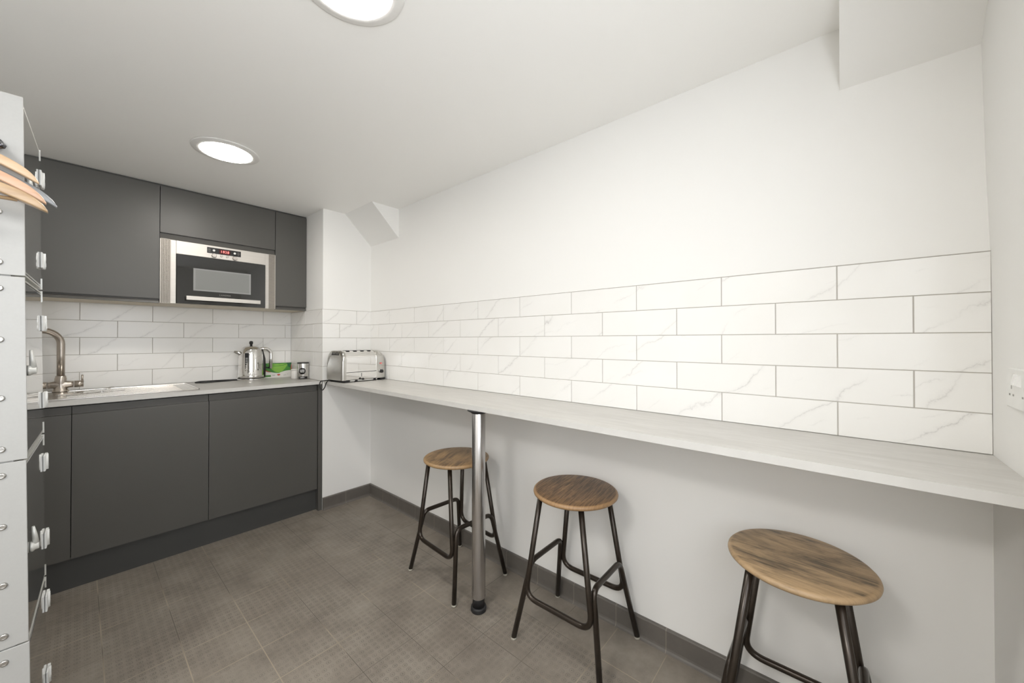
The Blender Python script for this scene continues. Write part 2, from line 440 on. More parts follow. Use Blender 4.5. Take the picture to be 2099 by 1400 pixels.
# ------------------------------------------------------------------ room shell
EX = -3.4
bm = bmesh.new(); bx(bm, EX, 0.12, YE - 0.12, YB + 0.12, -0.1, 0.0); struct('floor', bm, 'floor')
bm = bmesh.new(); bx(bm, EX, 0.12, YE - 0.12, YB + 0.12, H, H + 0.1); struct('ceiling', bm, 'ceil')
bm = bmesh.new(); bx(bm, 0.0, 0.12, YE - 0.12, 0.0, 0, H); wall_right = struct('wall_right', bm, 'wall')
bm = bmesh.new(); bx(bm, XL - 0.12, XP, YB, YB + 0.12, 0, H); wall_back = struct('wall_back', bm, 'wall')
bm = bmesh.new(); bx(bm, XP, 0.12, 0.0, YB + 0.12, 0, H); wall_column = struct('wall_column', bm, 'wall')
bm = bmesh.new(); bx(bm, XL - 0.12, XL, -1.25, YB, 0, H); bx(bm, EX, XL, -1.13, -1.25, 0, H)
struct('wall_left', bm, 'wall')
# end wall, leaning very slightly as in the photo; an unseen opening is added behind the camera to brighten the near walls
LIGHT_GAP0, LIGHT_GAP1 = -2.5, -0.80
bm = bmesh.new()
zs = [0, 1.20, 1.42, 1.62, 1.94, H]; ys = [YE, YE, YE + 0.0005, YE + 0.006, YE + 0.0115, YE + 0.014]
prism(bm, list(zip(ys, zs)) + [(YE - 0.12, H), (YE - 0.12, 0)], 0, LIGHT_GAP1, 0.0)
bx(bm, EX, LIGHT_GAP0, YE - 0.12, YE, 0, H); bx(bm, LIGHT_GAP0, LIGHT_GAP1, YE - 0.12, YE, 2.08, H); bx(bm, LIGHT_GAP0, LIGHT_GAP1, YE - 0.12, YE, 0.0, 0.85)
wall_front = struct('wall_front', bm, 'wall')
# far wall of the entry passage
bm = bmesh.new()
bx(bm, EX - 0.1, EX, YE - 0.12, -1.13, 0, H)
struct('wall_entry', bm, 'wall')
# sloping haunches under the ceiling
bm = bmesh.new(); prism(bm, [(-0.204, H), (0.0, 1.928), (0.0, H)], 1, -0.388, 0.0); struct('trim_1', bm, 'wall')
bm = bmesh.new(); prism(bm, [(-0.187, H), (0.0, 1.9465), (0.0, H)], 1, YE + 0.0, -2.765); struct('trim_2', bm, 'wall')

# splashback tiles: each a bevelled slab over a grout bed
rnd = random.Random(5)
def tiles(name, parent, conv, rows, s0, s1, t=0.006):
    """rows: list (from the top) of joint positions along s; conv(s, d, z) -> xyz, d = distance out of the wall"""
    bm = bmesh.new()
    col = bm.loops.layers.float_color.new('seed')
    def quad(ps, mi, seed, n=None):
        f = bm.faces.new([bm.verts.new(p) for p in ps]); f.material_index = mi
        for l in f.loops: l[col] = (*seed, 1)
        return f
    g = t - 0.0018
    fs = []
    def slab(a, b, z0, z1, d0, d1, bev, mi, seed):
        o = [(a, z0), (b, z0), (b, z1), (a, z1)]; i = [(a + bev, z0 + bev), (b - bev, z0 + bev), (b - bev, z1 - bev), (a + bev, z1 - bev)]
        vo0 = [bm.verts.new(conv(s, d0, z)) for s, z in o]; vo1 = [bm.verts.new(conv(s, d1 - bev, z)) for s, z in o]; vi = [bm.verts.new(conv(s, d1, z)) for s, z in i]
        ff = [bm.faces.new(vi)]
        for k in range(4):
            m = (k + 1) % 4
            ff.append(bm.faces.new((vo0[k], vo0[m], vo1[m], vo1[k]))); ff.append(bm.faces.new((vo1[k], vo1[m], vi[m], vi[k])))
        for f in ff:
            f.material_index = mi
            for l in f.loops: l[col] = (*seed, 1)
        fs.extend(ff)
    slab(s0, s1, CT, TT, 0.0, g, 0.0005, 1, (0, 0, 0))
    for j, js in enumerate(rows):
        z1 = TT - j * TH; z0 = z1 - TH
        js = [s0] + sorted(x for x in js if s0 + 0.01 < x < s1 - 0.01) + [s1]
        for a, b in zip(js, js[1:]):
            ga = 0.0003 if a == s0 else 0.0014; gb = 0.0003 if b == s1 else 0.0014
            slab(a + ga, b - gb, z0 + 0.0012, z1 - (0.0003 if j == 0 else 0.0012), 0.0, t, 0.0008, 0, (rnd.random(), rnd.random(), rnd.random()))
    bmesh.ops.recalc_face_normals(bm, faces=fs)
    return build(name, bm, ['marble', 'grout'], parent)
T = 0.006
ra = [YE + 0.2916 + i * TW for i in range(0, 11)]; rb = [YE + 0.1343 + i * TW for i in range(0, 11)]
# tile faces lie on the calibrated plane: the wall behind is T further out
tiles('tile_splashback', wall_right, lambda s, d, z: (-d + 0.0, s, z), [ra, rb, ra, rb, ra], YE + 0.0005, -0.0062)
pa = [XP - 0.5105 - i * TW for i in range(-2, 6)]; pb = [XP - 0.6669 - i * TW for i in range(-3, 6)]
tiles('tile_splashback', wall_back, lambda s, d, z: (s, YB - d, z), [pa, pb, pa, pb, pa], XL, XP - 0.0062)
tiles('tile_splashback', wall_column, lambda s, d, z: (s, -d, z), [[-0.117], [-0.2455], [-0.117], [-0.2455], [-0.117]], XP - 0.0055, -0.0002)
tiles('tile_splashback', wall_column, lambda s, d, z: (XP - d, s, z), [[0.301], [0.152], [0.301], [0.152], [0.301]], -0.0002, YB - 0.0062)

bm = bmesh.new(); bx(bm, XL, XP - 0.0062, YB - 0.0095, YB - 0.0005, TT + 0.0002, TT + 0.0022)
build('tile_edge_trim', bm, 'trimring', wall_back)
bm = bmesh.new(); bx(bm, -0.0060, -0.0003, YE + 0.0005, -0.0062, TT + 0.0002, TT + 0.0020)
build('tile_edge_trim', bm, 'grout', wall_right)
bm = bmesh.new(); bx(bm, XP - 0.0055, -0.0062, -0.0060, -0.0003, TT + 0.0002, TT + 0.0016); bx(bm, XP - 0.0060, XP - 0.0003, -0.0003, YB - 0.0062, TT + 0.0002, TT + 0.0016)
build('tile_edge_trim', bm, 'grout', wall_column)
# skirting tiles with a coved foot
def skirt(name, conv, a, b, joints, ax):
    prof = [(0, 0), (0.022, 0), (0.017, 0.003), (0.0135, 0.009), (0.012, 0.016), (0.012, 0.080), (0.010, 0.0845), (0.006, 0.0856), (0, 0.0856)]
    bm = bmesh.new(); A = [bm.verts.new(conv(a, d, z)) for d, z in prof]; B = [bm.verts.new(conv(b, d, z)) for d, z in prof]
    n = len(prof); fs = [bm.faces.new((A[i], A[(i + 1) % n], B[(i + 1) % n], B[i])) for i in range(n)] + [bm.faces.new(A), bm.faces.new(B)]
    bmesh.ops.recalc_face_normals(bm, faces=fs)
    return struct(name, bm, m_skirting(name + '_tile', joints, ax))
skirt('baseboard_right', lambda s, d, z: (-d, s, z), YE, 0.0, (-0.8155, 0.2052), 1)
skirt('baseboard_column', lambda s, d, z: (s, -d, z), XP, -0.0001, (-0.2, 0.2052), 0)
skirt('baseboard_front', lambda s, d, z: (s, YE + d, z), LIGHT_GAP1, -0.0001, (-0.2, 0.2052), 0)

# ------------------------------------------------------------------ ceiling lights
def ceiling_light(loc, label, lm='lamp'):
    t = thing('ceiling_light', label, 'ceiling light', loc, group='round ceiling lights')
    bm = bmesh.new()
    prof = [(0.104, -0.0005), (0.104, -0.0060), (0.107, -0.0085), (0.118, -0.0075), (0.132, -0.0045), (0.1370, -0.0030), (0.1378, -0.0005)]
    n = 64; rings = [[bm.verts.new((r * math.cos(2 * PI * k / n), r * math.sin(2 * PI * k / n), z)) for k in range(n)] for r, z in prof]
    fs = []
    for i in range(len(rings)):
        a, b = rings[i], rings[(i + 1) % len(rings)]
        for k in range(n): f = bm.faces.new((a[k], a[(k + 1) % n], b[(k + 1) % n], b[k])); f.smooth = True; fs.append(f)
    bmesh.ops.recalc_face_normals(bm, faces=fs)
    build('trim_ring', bm, 'trimring', t)
    bm = bmesh.new(); lathe(bm, [(0.1035, -0.001), (0.1035, -0.0065), (0.100, -0.0090), (0.085, -0.0110), (0.060, -0.0125), (0.02, -0.0130)], n=64)
    build('diffuser', bm, lm, t)
    return t
ceiling_light((-1.02, -0.47, H), 'round white ceiling light near the dark grey wall cabinets', 'lamp_b')
ceiling_light((-1.035, -1.80, H), 'round white ceiling light cut off by the top edge of the photo')

# ------------------------------------------------------------------ base units
G = 0.0015
def j_door(x0, x1, z0, z1, top=True, y=0.0, th=0.019, rec=0.022, band=0.038):
    """handleless door: flat face, lip, concave band at the top (or bottom) edge"""
    bm = bmesh.new()
    if top:
        zl = z1 - band
        pr = [(y + 0.030, z0), (y, z0), (y, zl - 0.0015), (y + 0.0012, zl), (y + 0.0035, zl + 0.0006), (y + 0.0095, zl + 0.0022), (y + 0.0110, zl + 0.006), (y + 0.0110, z1), (y + 0.030, z1)]
    else:
        zl = z0 + band
        pr = [(y + 0.030, z1), (y, z1), (y, zl + 0.001), (y + 0.001, zl), (y + 0.013, zl), (y + 0.013, zl - 0.005), (y + 0.006, z0 + 0.006), (y + 0.004, z0), (y + 0.030, z0)]
    prism(bm, pr, 0, x0 + G, x1 - G)
    return bm
DY = 0.012
def base_unit(x0, x1, label, mats='grey'):
    c = (x0 + x1) / 2
    t = thing('base_cabinet', label, 'cabinet', (c, 0, 0), group='dark grey base cabinets')
    bm = bmesh.new(); bx(bm, x0 - c + 0.0005, x1 - c - 0.0005, DY + 0.031, YB - 0.012, 0.155, 0.70); bx(bm, x0 - c + 0.0005, x1 - c - 0.0005, DY + 0.031, DY + 0.048, 0.70, 0.8875); bx(bm, x0 - c + 0.0005, x1 - c - 0.0005, YB - 0.03, YB - 0.012, 0.7, 0.8875)
    bx(bm, x0 - c + 0.0005, x0 - c + 0.0165, DY + 0.048, YB - 0.03, 0.70, 0.8875); bx(bm, x1 - c - 0.0165, x1 - c - 0.0005, DY + 0.048, YB - 0.03, 0.70, 0.8875)
    build('carcass', bm, 'dgrey', t)
    build('door', j_door(x0 - c, x1 - c, 0.154, 0.880, y=DY), 'grey', t)
    return t
base_unit(-2.055, -1.5155, 'dark grey handleless base cabinet cut off by the lockers under the sink bowl')
base_unit(-1.5155, -0.996, 'dark grey handleless base cabinet under the drainer, left of the seam below the counter')
base_unit(-0.996, -0.391, 'dark grey handleless base cabinet under the kettle, next to the white pillar')
o = box_obj('end_panel', (-0.389, XP - 0.0005, 0.004, YB - 0.012, 0.0, 0.8875), 'grey', bev=0.0008)
tag(o, 'narrow dark grey end panel between the base cabinets and the white pillar', 'panel')
o = box_obj('kickboard', (-2.055, -0.3895, 0.045, 0.061, 0.0, 0.152), 'plinth')
tag(o, 'dark grey kickboard along the floor under the base cabinets', 'kickboard')
# counter with the hole for the sink bowl
bm = bmesh.new()
cx0, cx1, cy0, cy1 = -2.058, XP - 0.0065, -0.004, YB - 0.0065
hx0, hx1, hy0, hy1 = -1.96, -1.60, 0.115, 0.475
for b in ((cx0, hx0, cy0, cy1), (hx1, cx1, cy0, cy1), (hx0, hx1, cy0, hy0), (hx0, hx1, hy1, cy1)):
    bx(bm, *b, 0.888, CT)
for f in bm.faces:
    if f.calc_center_median().y < cy0 + 1e-4: f.material_index = 1
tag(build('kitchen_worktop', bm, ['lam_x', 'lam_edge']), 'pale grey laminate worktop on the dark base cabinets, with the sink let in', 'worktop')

# sink: raised rim, drainer with grooves, bowl
sk = thing('sink', 'stainless steel sink with ribbed drainer set into the kitchen worktop', 'sink', (-1.5, 0.29, CT))
bm = bmesh.new()
x0, x1, y0, y1 = -0.545, 0.470, -0.232, 0.225
z = 0.0035
bowl = (-0.455, -0.105, -0.17, 0.18)
for b in ((x0, bowl[0], y0, y1), (bowl[0], bowl[1], y0, bowl[2]), (bowl[0], bowl[1], bowl[3], y1)):
    bx(bm, *b, 0.0003, z)
# rim lip
for b in ((x0, x1, y0, y0 + 0.008), (x0, x1, y1 - 0.008, y1), (x1 - 0.008, x1, y0, y1), (x0, x0 + 0.008, y0, y1)):
    bx(bm, *b, 0.0003, 0.0065, bev=0.0018)
build('rim', bm, 'sink', sk)
bm = bmesh.new()
bx(bm, bowl[1], x1 - 0.008, y0 + 0.008, y1 - 0.008, 0.0003, 0.0030)
for k in range(8):
    yy = -0.15 + k * 0.045
    bx(bm, bowl[1] + 0.07, x1 - 0.07, yy - 0.006, yy + 0.006, 0.0025, 0.0058, bev=0.0014)
build('drainer', bm, 'sink', sk)
bm = bmesh.new()
d = -0.16
a, b_, c_, e = bowl
r1 = [bm.verts.new(p) for p in ((a, c_, 0.003), (b_, c_, 0.003), (b_, e, 0.003), (a, e, 0.003))]
r2 = [bm.verts.new(p) for p in ((a + .02, c_ + .02, d), (b_ - .02, c_ + .02, d), (b_ - .02, e - .02, d), (a + .02, e - .02, d))]
for k in range(4): bm.faces.new((r1[k], r1[(k + 1) % 4], r2[(k + 1) % 4], r2[k]))
bm.faces.new(r2)
bmesh.ops.recalc_face_normals(bm, faces=bm.faces)
o = build('bowl', bm, 'sink', sk)
so = o.modifiers.new('thick', 'SOLIDIFY'); so.thickness = 0.001

# mixer tap
tp = thing('mixer_tap', 'brushed nickel swan neck mixer tap standing behind the sink', 'tap', (-1.5595, 0.500, CT + 0.0036))
bm = bmesh.new()
lathe(bm, [(0.031, 0.0), (0.0315, 0.004), (0.029, 0.010), (0.0255, 0.018), (0.0230, 0.028), (0.0225, 0.050), (0.0235, 0.058), (0.0225, 0.064), (0.0225, 0.074), (0.0205, 0.078), (0.0200, 0.086), (0.0160, 0.089)], n=36)
tube(bm, [(-0.0465, 0, 0.038), (-0.035, 0, 0.038), (-0.016, 0, 0.038), (0.0, 0, 0.038), (0.016, 0, 0.038), (0.035, 0, 0.038), (0.0465, 0, 0.038)], [0.0175, 0.0178, 0.0215, 0.0225, 0.0215, 0.0178, 0.0175], n=28)
build('tap_body', bm, 'nickel', tp)
bm = bmesh.new()
neck = [(0, 0, 0.08), (0, 0, 0.20), (0, 0, 0.262)]
for k in range(1, 15):
    t = PI * k / 15
    neck.append((-0.072 * (1 - math.cos(t)) * 0.9, -0.072 * (1 - math.cos(t)) * 0.45, 0.262 + 0.075 * math.sin(t)))
neck.append((-0.13, -0.065, 0.235))
tube(bm, neck, 0.0155, n=24)
build('spout', bm, 'nickel', tp)
for s in (-1, 1):
    bm = bmesh.new()
    tube(bm, [(s * 0.0490, 0, 0.038), (s * 0.0840, 0, 0.038)], 0.0185, n=28)
    tube(bm, [(s * 0.079, 0, 0.050), (s * 0.079, 0, 0.088)], 0.0042, n=12)
    build('tap_handle', bm, 'nickel', tp)

# ------------------------------------------------------------------ cutlery on the drainer
def fork(loc, rot, label):
    t = thing('fork', label, 'fork', loc, rot)
    bm = bmesh.new()
    L = [(-0.10, 0.010, 0.0016), (-0.06, 0.008, 0.003), (0.0, 0.005, 0.007), (0.03, 0.0045, 0.0075), (0.045, 0.011, 0.004), (0.06, 0.0125, 0.0015), (0.068, 0.0125, 0.0025)]
    prev = None
    for x, w, z in L:
        cur = [bm.verts.new((x, -w, z)), bm.verts.new((x, w, z)), bm.verts.new((x, w, z + 0.0018)), bm.verts.new((x, -w, z + 0.0018))]
        if prev:
            for k in range(4): bm.faces.new((prev[k], prev[(k + 1) % 4], cur[(k + 1) % 4], cur[k]))
        else: bm.faces.new(cur)
        prev = cur
    bm.faces.new(prev)
    bmesh.ops.recalc_face_normals(bm, faces=bm.faces)
    build('handle', bm, 'chrome', t)
    bm = bmesh.new()
    for k in range(4):
        y = -0.0109 + k * 0.0073
        tube(bm, [(0.068, y, 0.0035), (0.085, y, 0.008), (0.105, y, 0.016)], [0.0015, 0.0014, 0.0009], n=6)
    build('tines', bm, 'chrome', t)
    return t
fork((-1.455, 0.345, CT + 0.0062), (0, 0, 0.55), 'steel fork lying tines-up on the drainer beside the tap')
def knife(loc, rz, label):
    bm = bmesh.new()
    L = [(-0.10, 0.008, 0.0035), (-0.095, 0.0095, 0.004), (-0.02, 0.007, 0.0035), (0.0, 0.006, 0.003), (0.01, 0.009, 0.0012), (0.08, 0.009, 0.001), (0.10, 0.003, 0.0008)]
    prev = None
    for x, w, h in L:
        cur = [bm.verts.new((x, -w, 0)), bm.verts.new((x, w, 0)), bm.verts.new((x, w, 2 * h)), bm.verts.new((x, -w, 2 * h))]
        if prev:
            for k in range(4): bm.faces.new((prev[k], prev[(k + 1) % 4], cur[(k + 1) % 4], cur[k]))
        else: bm.faces.new(cur)
        prev = cur
    bm.faces.new(prev)
    bmesh.ops.recalc_face_normals(bm, faces=bm.faces)
    o = build('table_knife', bm, 'chrome'); o.location = loc; o.rotation_euler = (0, 0, rz)
    return tag(o, label, 'knife')
knife((-1.47, 0.232, CT + 0.0062), 0.15, 'steel table knife lying along the drainer in front of the fork')
knife((-1.415, 0.28, CT + 0.0062), 0.32, 'steel table knife lying on the drainer with its handle end cut square')

# ------------------------------------------------------------------ wall cabinets
UY = 0.29; UB = 1.4205; UT = 2.121
def wall_unit(x0, x1, label):
    c = (x0 + x1) / 2
    t = thing('wall_cabinet', label, 'cabinet', (c, YB, UB), group='dark grey wall cabinets')
    bm = bmesh.new(); bx(bm, x0 - c + .0005, x1 - c - .0005, UY - YB + 0.031, -0.0005, 0.0, UT - UB)
    for f in bm.faces:
        if f.normal.z < -0.5 or f.calc_center_median().z < 1e-4: f.material_index = 1
    build('carcass', bm, ['dgrey', 'under'], t)
    build('door', j_door(x0 - c, x1 - c, 0.0005, UT - UB, top=False, y=UY - YB, band=0.024), 'grey', t)
    return t
wall_unit(-1.80, -1.1815, 'tall dark grey wall cabinet door left of the microwave')
wall_unit(-0.5735, XP - 0.001, 'narrow dark grey wall cabinet between the microwave and the pillar')
# housing over the microwave with a lift-up flap
c = (-1.1815 - 0.5735) / 2
t = thing('wall_cabinet', 'dark grey lift-up cabinet directly above the built-in microwave', 'cabinet', (c, YB, UB), group='dark grey wall cabinets')
bm = bmesh.new()
w2 = (1.1815 - 0.5735) / 2
bx(bm, -w2 + .0005, w2 - .0005, UY - YB + 0.031, -0.0005, 1.815 - UB, UT - UB)
build('carcass', bm, 'dgrey', t)
bm2 = bmesh.new(); bx(bm2, -w2 + .0005, w2 - .0005, 0.31 - YB, -0.0005, 0.0, 0.0055); build('bottom_board', bm2, 'under', t)
build('flap_door', j_door(-w2, w2, 1.809 - UB, UT - UB, top=False, y=UY - YB, band=0.034), 'grey', t)
bm = bmesh.new(); bx(bm, XL + 0.26, XP - 0.001, UY + 0.012, UY + 0.03, UT, H - 0.0005)  # dark strip stands in for the shade in the gap under the ceiling
tag(build('shadow_gap_strip', bm, 'dgrey'), 'thin dark strip standing in for the shadow gap between the wall cabinets and the ceiling', 'strip')

# ------------------------------------------------------------------ microwave
mw = thing('microwave', 'built-in stainless steel microwave with black glass door and red clock', 'microwave', (c, UY, UB))
MX = lambda x: x - c
MZ = lambda z: z - UB
bm = bmesh.new(); bx(bm, -w2 + 0.004, w2 - 0.004, 0.005, YB - UY - 0.012, 0.0065, 1.806 - UB); build('casing', bm, 'holes', mw)
bm = bmesh.new()
f0 = -0.006
bm.free()
for fa, fb in ((-1.1335, -1.1095), (-0.6375, -0.6165), (-1.1815, -1.179), (-0.5765, -0.574)):
    bm = bmesh.new(); bx(bm, MX(fa), MX(fb), f0, 0.006, MZ(1.4215), MZ(1.806), bev=0.0006)
    build('frame_strip', bm, 'panel', mw)
bm = bmesh.new(); bx(bm, MX(-1.109), MX(-0.638), f0 - 0.002, 0.006, MZ(1.7262), MZ(1.806), bev=0.001); build('control_panel', bm, 'panel', mw)
def grille(x0, x1):
    """perforated steel strip: a lattice of bars leaving square holes over the dark casing"""
    bm = bmesh.new()
    nx, nz = 6, 46
    dx = (x1 - x0) / nx; z0, z1 = MZ(1.4215), MZ(1.806); dz = (z1 - z0) / nz
    for i in range(nx + 1):
        w_ = 0.0020 if i in (0, nx) else 0.0017
        xx = x0 + i * dx; bx(bm, xx - w_, xx + w_, f0, 0.003, z0, z1)
    for k in range(nz + 1):
        zz = z0 + k * dz; bx(bm, x0, x1, f0 + 0.0003, 0.0028, zz - 0.0018, zz + 0.0018)
    return build('vent_grille', bm, 'grille', mw)
grille(MX(-1.1767), MX(-1.1358)); grille(MX(-0.6142), MX(-0.5787))
bm = bmesh.new(); bx(bm, MX(-1.108), MX(-0.639), f0 - 0.010, 0.004, MZ(1.4235), MZ(1.7225), bev=0.0015)
door = build('door', bm, 'glass', mw)
bm = bmesh.new(); bx(bm, MX(-1.0292), MX(-0.7255), f0 - 0.0106, f0 - 0.0095, MZ(1.508), MZ(1.648), bev=0.0003); win = build('window', bm, 'windowm', door)
bm = bmesh.new(); bx(bm, MX(-1.0190), MX(-0.7350), f0 - 0.0110, f0 - 0.0100, MZ(1.517), MZ(1.640), bev=0.0003); build('window_mesh', bm, 'windowi', win)
bm = bmesh.new()
bx(bm, MX(-1.066), MX(-0.676), f0 - 0.042, f0 - 0.030, MZ(1.4455), MZ(1.4700), bev=0.0015)
bx(bm, MX(-1.050), MX(-1.036), f0 - 0.032, f0 - 0.009, MZ(1.449), MZ(1.466)); bx(bm, MX(-0.706), MX(-0.692), f0 - 0.032, f0 - 0.009, MZ(1.449), MZ(1.466))
build('handle', bm, 'panel', door)['label'] = 'straight steel bar handle'
text_mesh('lettering', 'LAMONA', 0.0125, 'mark', door, (MX(-0.868), f0 - 0.0104, MZ(1.4895)), (PI / 2, 0, 0), spacing=1.25)
bm = bmesh.new(); bx(bm, MX(-0.9612), MX(-0.7815), f0 - 0.0035, f0 - 0.0015, MZ(1.7568), MZ(1.7935)); disp = build('display', bm, 'black', mw)
bm = bmesh.new(); bx(bm, MX(-0.8985), MX(-0.840), f0 - 0.0040, f0 - 0.0030, MZ(1.7600), MZ(1.7885)); build('display_window', bm, 'screen', disp)
text_mesh('clock_digits', '1828', 0.0215, 'digits', disp, (MX(-0.869), f0 - 0.0044, MZ(1.7745)), (PI / 2, 0, 0), spacing=1.12, label='red clock digits')
bm = bmesh.new()
for xx, zz, ww in ((-0.950, 1.783, .012), (-0.950, 1.776, .016), (-0.950, 1.768, .012), (-0.795, 1.783, .012), (-0.795, 1.775, .016), (-0.795, 1.768, .010)):
    bm = bmesh.new(); bx(bm, MX(xx) - ww / 2, MX(xx) + ww / 2, f0 - 0.0040, f0 - 0.0033, MZ(zz) - .0009, MZ(zz) + .0009)
    build('printed_mark', bm, 'mark', disp)
for xx, zz, rr, dd in ((-0.9262, 1.7765, 0.0068, 0.004), (-0.8155, 1.7758, 0.0068, 0.004), (-0.9265, 1.7435, 0.0128, 0.016), (-0.8165, 1.7425, 0.0128, 0.016), (-0.8875, 1.7475, 0.0072, 0.005), (-0.856, 1.7475, 0.0072, 0.005)):
    bm = bmesh.new(); lathe(bm, [(rr, 0), (rr, -dd * 0.8), (rr * 0.86, -dd)], n=28, axis=1)
    build('knob' if rr > 0.01 else 'button', bm, 'steel' if zz < 1.76 else 'whiteplas', mw, (MX(xx), f0 - 0.002, MZ(zz)))

# ------------------------------------------------------------------ bar shelf and its post
bm = bmesh.new()
bx(bm, -0.3530, -0.0065, YE + 0.0005, -0.0065, 0.888, CT)
# the near end of the front edge runs out a little, as the board does in the photo
for v in bm.verts:
    if v.co.x < -0.3 and v.co.y < -2: v.co.x = -0.3665
for f in bm.faces:
    if f.calc_center_median().x < -0.34: f.material_index = 1
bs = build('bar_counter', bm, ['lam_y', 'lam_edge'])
tag(bs, 'long pale grey laminate bar counter fixed along the tiled wall', 'bar counter')
p = thing('support_post', 'brushed steel post with black adjustable foot holding up the bar counter', 'post', (-0.3255, -1.545, 0))
bm = bmesh.new(); lathe(bm, [(0.0290, 0.058), (0.0300, 0.060), (0.0300, 0.872), (0.0290, 0.874)], n=48); build('pole', bm, 'steel_z', p)
bm = bmesh.new(); lathe(bm, [(0.0265, 0.020), (0.0265, 0.060), (0.0262, 0.061)], n=40); lathe(bm, [(0.0330, 0.0), (0.0345, 0.003), (0.0345, 0.016), (0.0325, 0.020), (0.0270, 0.0205)], n=40); build('foot', bm, 'rubber', p)
bm = bmesh.new(); lathe(bm, [(0.031, 0.872), (0.034, 0.876), (0.050, 0.884), (0.050, 0.8875)], n=40); build('mounting_plate', bm, 'rubber', p)

# ------------------------------------------------------------------ stools
def stool_seat_bm():
    bm = bmesh.new()
    R = 0.1663
    lathe(bm, [(0.02, 0.583), (R - 0.016, 0.583), (R - 0.006, 0.5855), (R - 0.001, 0.590), (R, 0.594), (R - 0.001, 0.598), (R - 0.005, 0.6020), (R - 0.012, 0.6036), (0.10, 0.6030), (0.02, 0.6028)], n=96)
    return bm
def mk_stool(seatmat):
    t = thing('bar_stool', 'x', 'stool')
    build('seat', stool_seat_bm(), seatmat, t)
    r = 0.0105
    ox, oy = 0.010, 0.006
    for s in (-1, 1):       # hanging loop: two seat legs joined by a foot bar, front and back
        pts = fillet([(s * 0.108 + ox * .5, 0.090 + oy, 0.584), (s * 0.1370 + ox, 0.147 + oy, 0.178), (s * 0.1370 + ox, -0.147 + oy, 0.178), (s * 0.108 + ox * .5, -0.090 + oy, 0.584)], 0.050, 9)
        bm = bmesh.new(); tube(bm, pts, r, n=14); build('seat_loop', bm, 'tube', t)
    for s in (-1, 1):       # standing loop: two floor legs joined by a high bar, left and right
        pts = fillet([(-0.160 + ox, s * 0.189 + oy, 0.006), (-0.1090 + ox, s * 0.1385 + oy, 0.308), (0.1090 + ox, s * 0.1385 + oy, 0.308), (0.160 + ox, s * 0.189 + oy, 0.006)], 0.040, 9)
        bm = bmesh.new(); tube(bm, pts, r, n=14); lp = build('floor_loop', bm, 'tube', t)
        for q in (-1, 1):
            bm = bmesh.new(); lathe(bm, [(0.0115, 0.0), (0.012, 0.004), (0.0108, 0.009)], n=20)
            build('foot_pad', bm, 'pad', lp, (q * 0.160 + ox, s * 0.189 + oy, 0))
    return t
seatA = m_seat('seat_wood_even', (0.42, 0.27, 0.135), (0.13, 0.085, 0.05), 0.5, 0.44, 3.1)
seatB = m_seat('seat_wood_dark_streaks', (0.46, 0.28, 0.135), (0.085, 0.048, 0.026), 0.12, 0.26, 7.7, grain=34.0, sharp=0.16)
seatC = m_seat('seat_wood_pale_worn', (0.50, 0.345, 0.195), (0.105, 0.075, 0.045), 1.50, 0.44, 1.45)
st = mk_stool(seatA)
specs = [((-0.2205, -1.2736), math.radians(-4), seatA, 'wooden-topped bar stool partly behind the steel post'),
         ((-0.193, -1.961), math.radians(1), seatB, 'bar stool with the darkest streaky seat, just right of the steel post'),
         ((-0.208, -2.672), math.radians(0), seatC, 'nearest bar stool, pale worn seat with dark patches, legs cut off below')]
for i, (xy, rz, sm, lab) in enumerate(specs):
    o = st if i == 0 else copy_tree(st)
    o.location = (*xy, 0); o.rotation_euler = (0, 0, rz)
    tag(o, lab, 'stool', 'industrial bar stools under the bar counter')
    if i:
        for ch in o.children:
            if ch.name.startswith('seat') and 'loop' not in ch.name:
                ch.data = ch.data.copy(); ch.data.materials[0] = sm

# ------------------------------------------------------------------ kettle
kt = thing('kettle', 'polished steel kettle with black knob and loop handle on the worktop', 'kettle', (-0.667, 0.490, CT))
bm = bmesh.new()
lathe(bm, [(0.079, 0.010), (0.0800, 0.030), (0.0785, 0.034), (0.0770, 0.036), (0.0765, 0.10), (0.0755, 0.15), (0.0735, 0.180), (0.0700, 0.200), (0.0645, 0.217), (0.0575, 0.230), (0.0560, 0.231), (0.0550, 0.234), (0.043, 0.242), (0.022, 0.248), (0.008, 0.249)], n=48)
build('body', bm, 'chrome', kt)
bm = bmesh.new(); lathe(bm, [(0.083, 0.0), (0.0845, 0.003), (0.0845, 0.009), (0.079, 0.0105)], n=48); pb = build('power_base', bm, 'chrome', kt)
bm = bmesh.new(); lathe(bm, [(0.0805, 0.0100), (0.0805, 0.0130)], n=48); build('base_gap', bm, 'black', pb)
cord = fillet([(-0.076, 0.035, 0.004), (-0.19, 0.066, 0.004), (-0.285, 0.066, 0.004), (-0.320, 0.010, 0.004), (-0.28, -0.040, 0.004), (-0.18, -0.020, 0.004), (-0.076, 0.010, 0.004)], 0.03, 6)
bm = bmesh.new(); tube(bm, cord, 0.0038, n=8); build('power_cord', bm, 'rubber', pb)
bm = bmesh.new(); lathe(bm, [(0.007, 0.247), (0.0075, 0.256), (0.0110, 0.262), (0.0120, 0.270), (0.0105, 0.278), (0.005, 0.282)], n=24); build('lid_knob', bm, 'black', kt)
bm = bmesh.new()
tube(bm, [(-0.055, 0, 0.186), (-0.074, 0, 0.196), (-0.104, 0, 0.206)], [0.020, 0.014, 0.0075], n=20)
build('spout', bm, 'dullchrome', kt)
bm = bmesh.new()
hp = fillet([(0.052, 0, 0.222), (0.100, 0, 0.226), (0.127, 0, 0.200), (0.128, 0, 0.150), (0.126, 0, 0.075)], 0.035, 7)
tube(bm, hp, 0.0120, n=16); build('handle', bm, 'chrome', kt)
bm = bmesh.new()
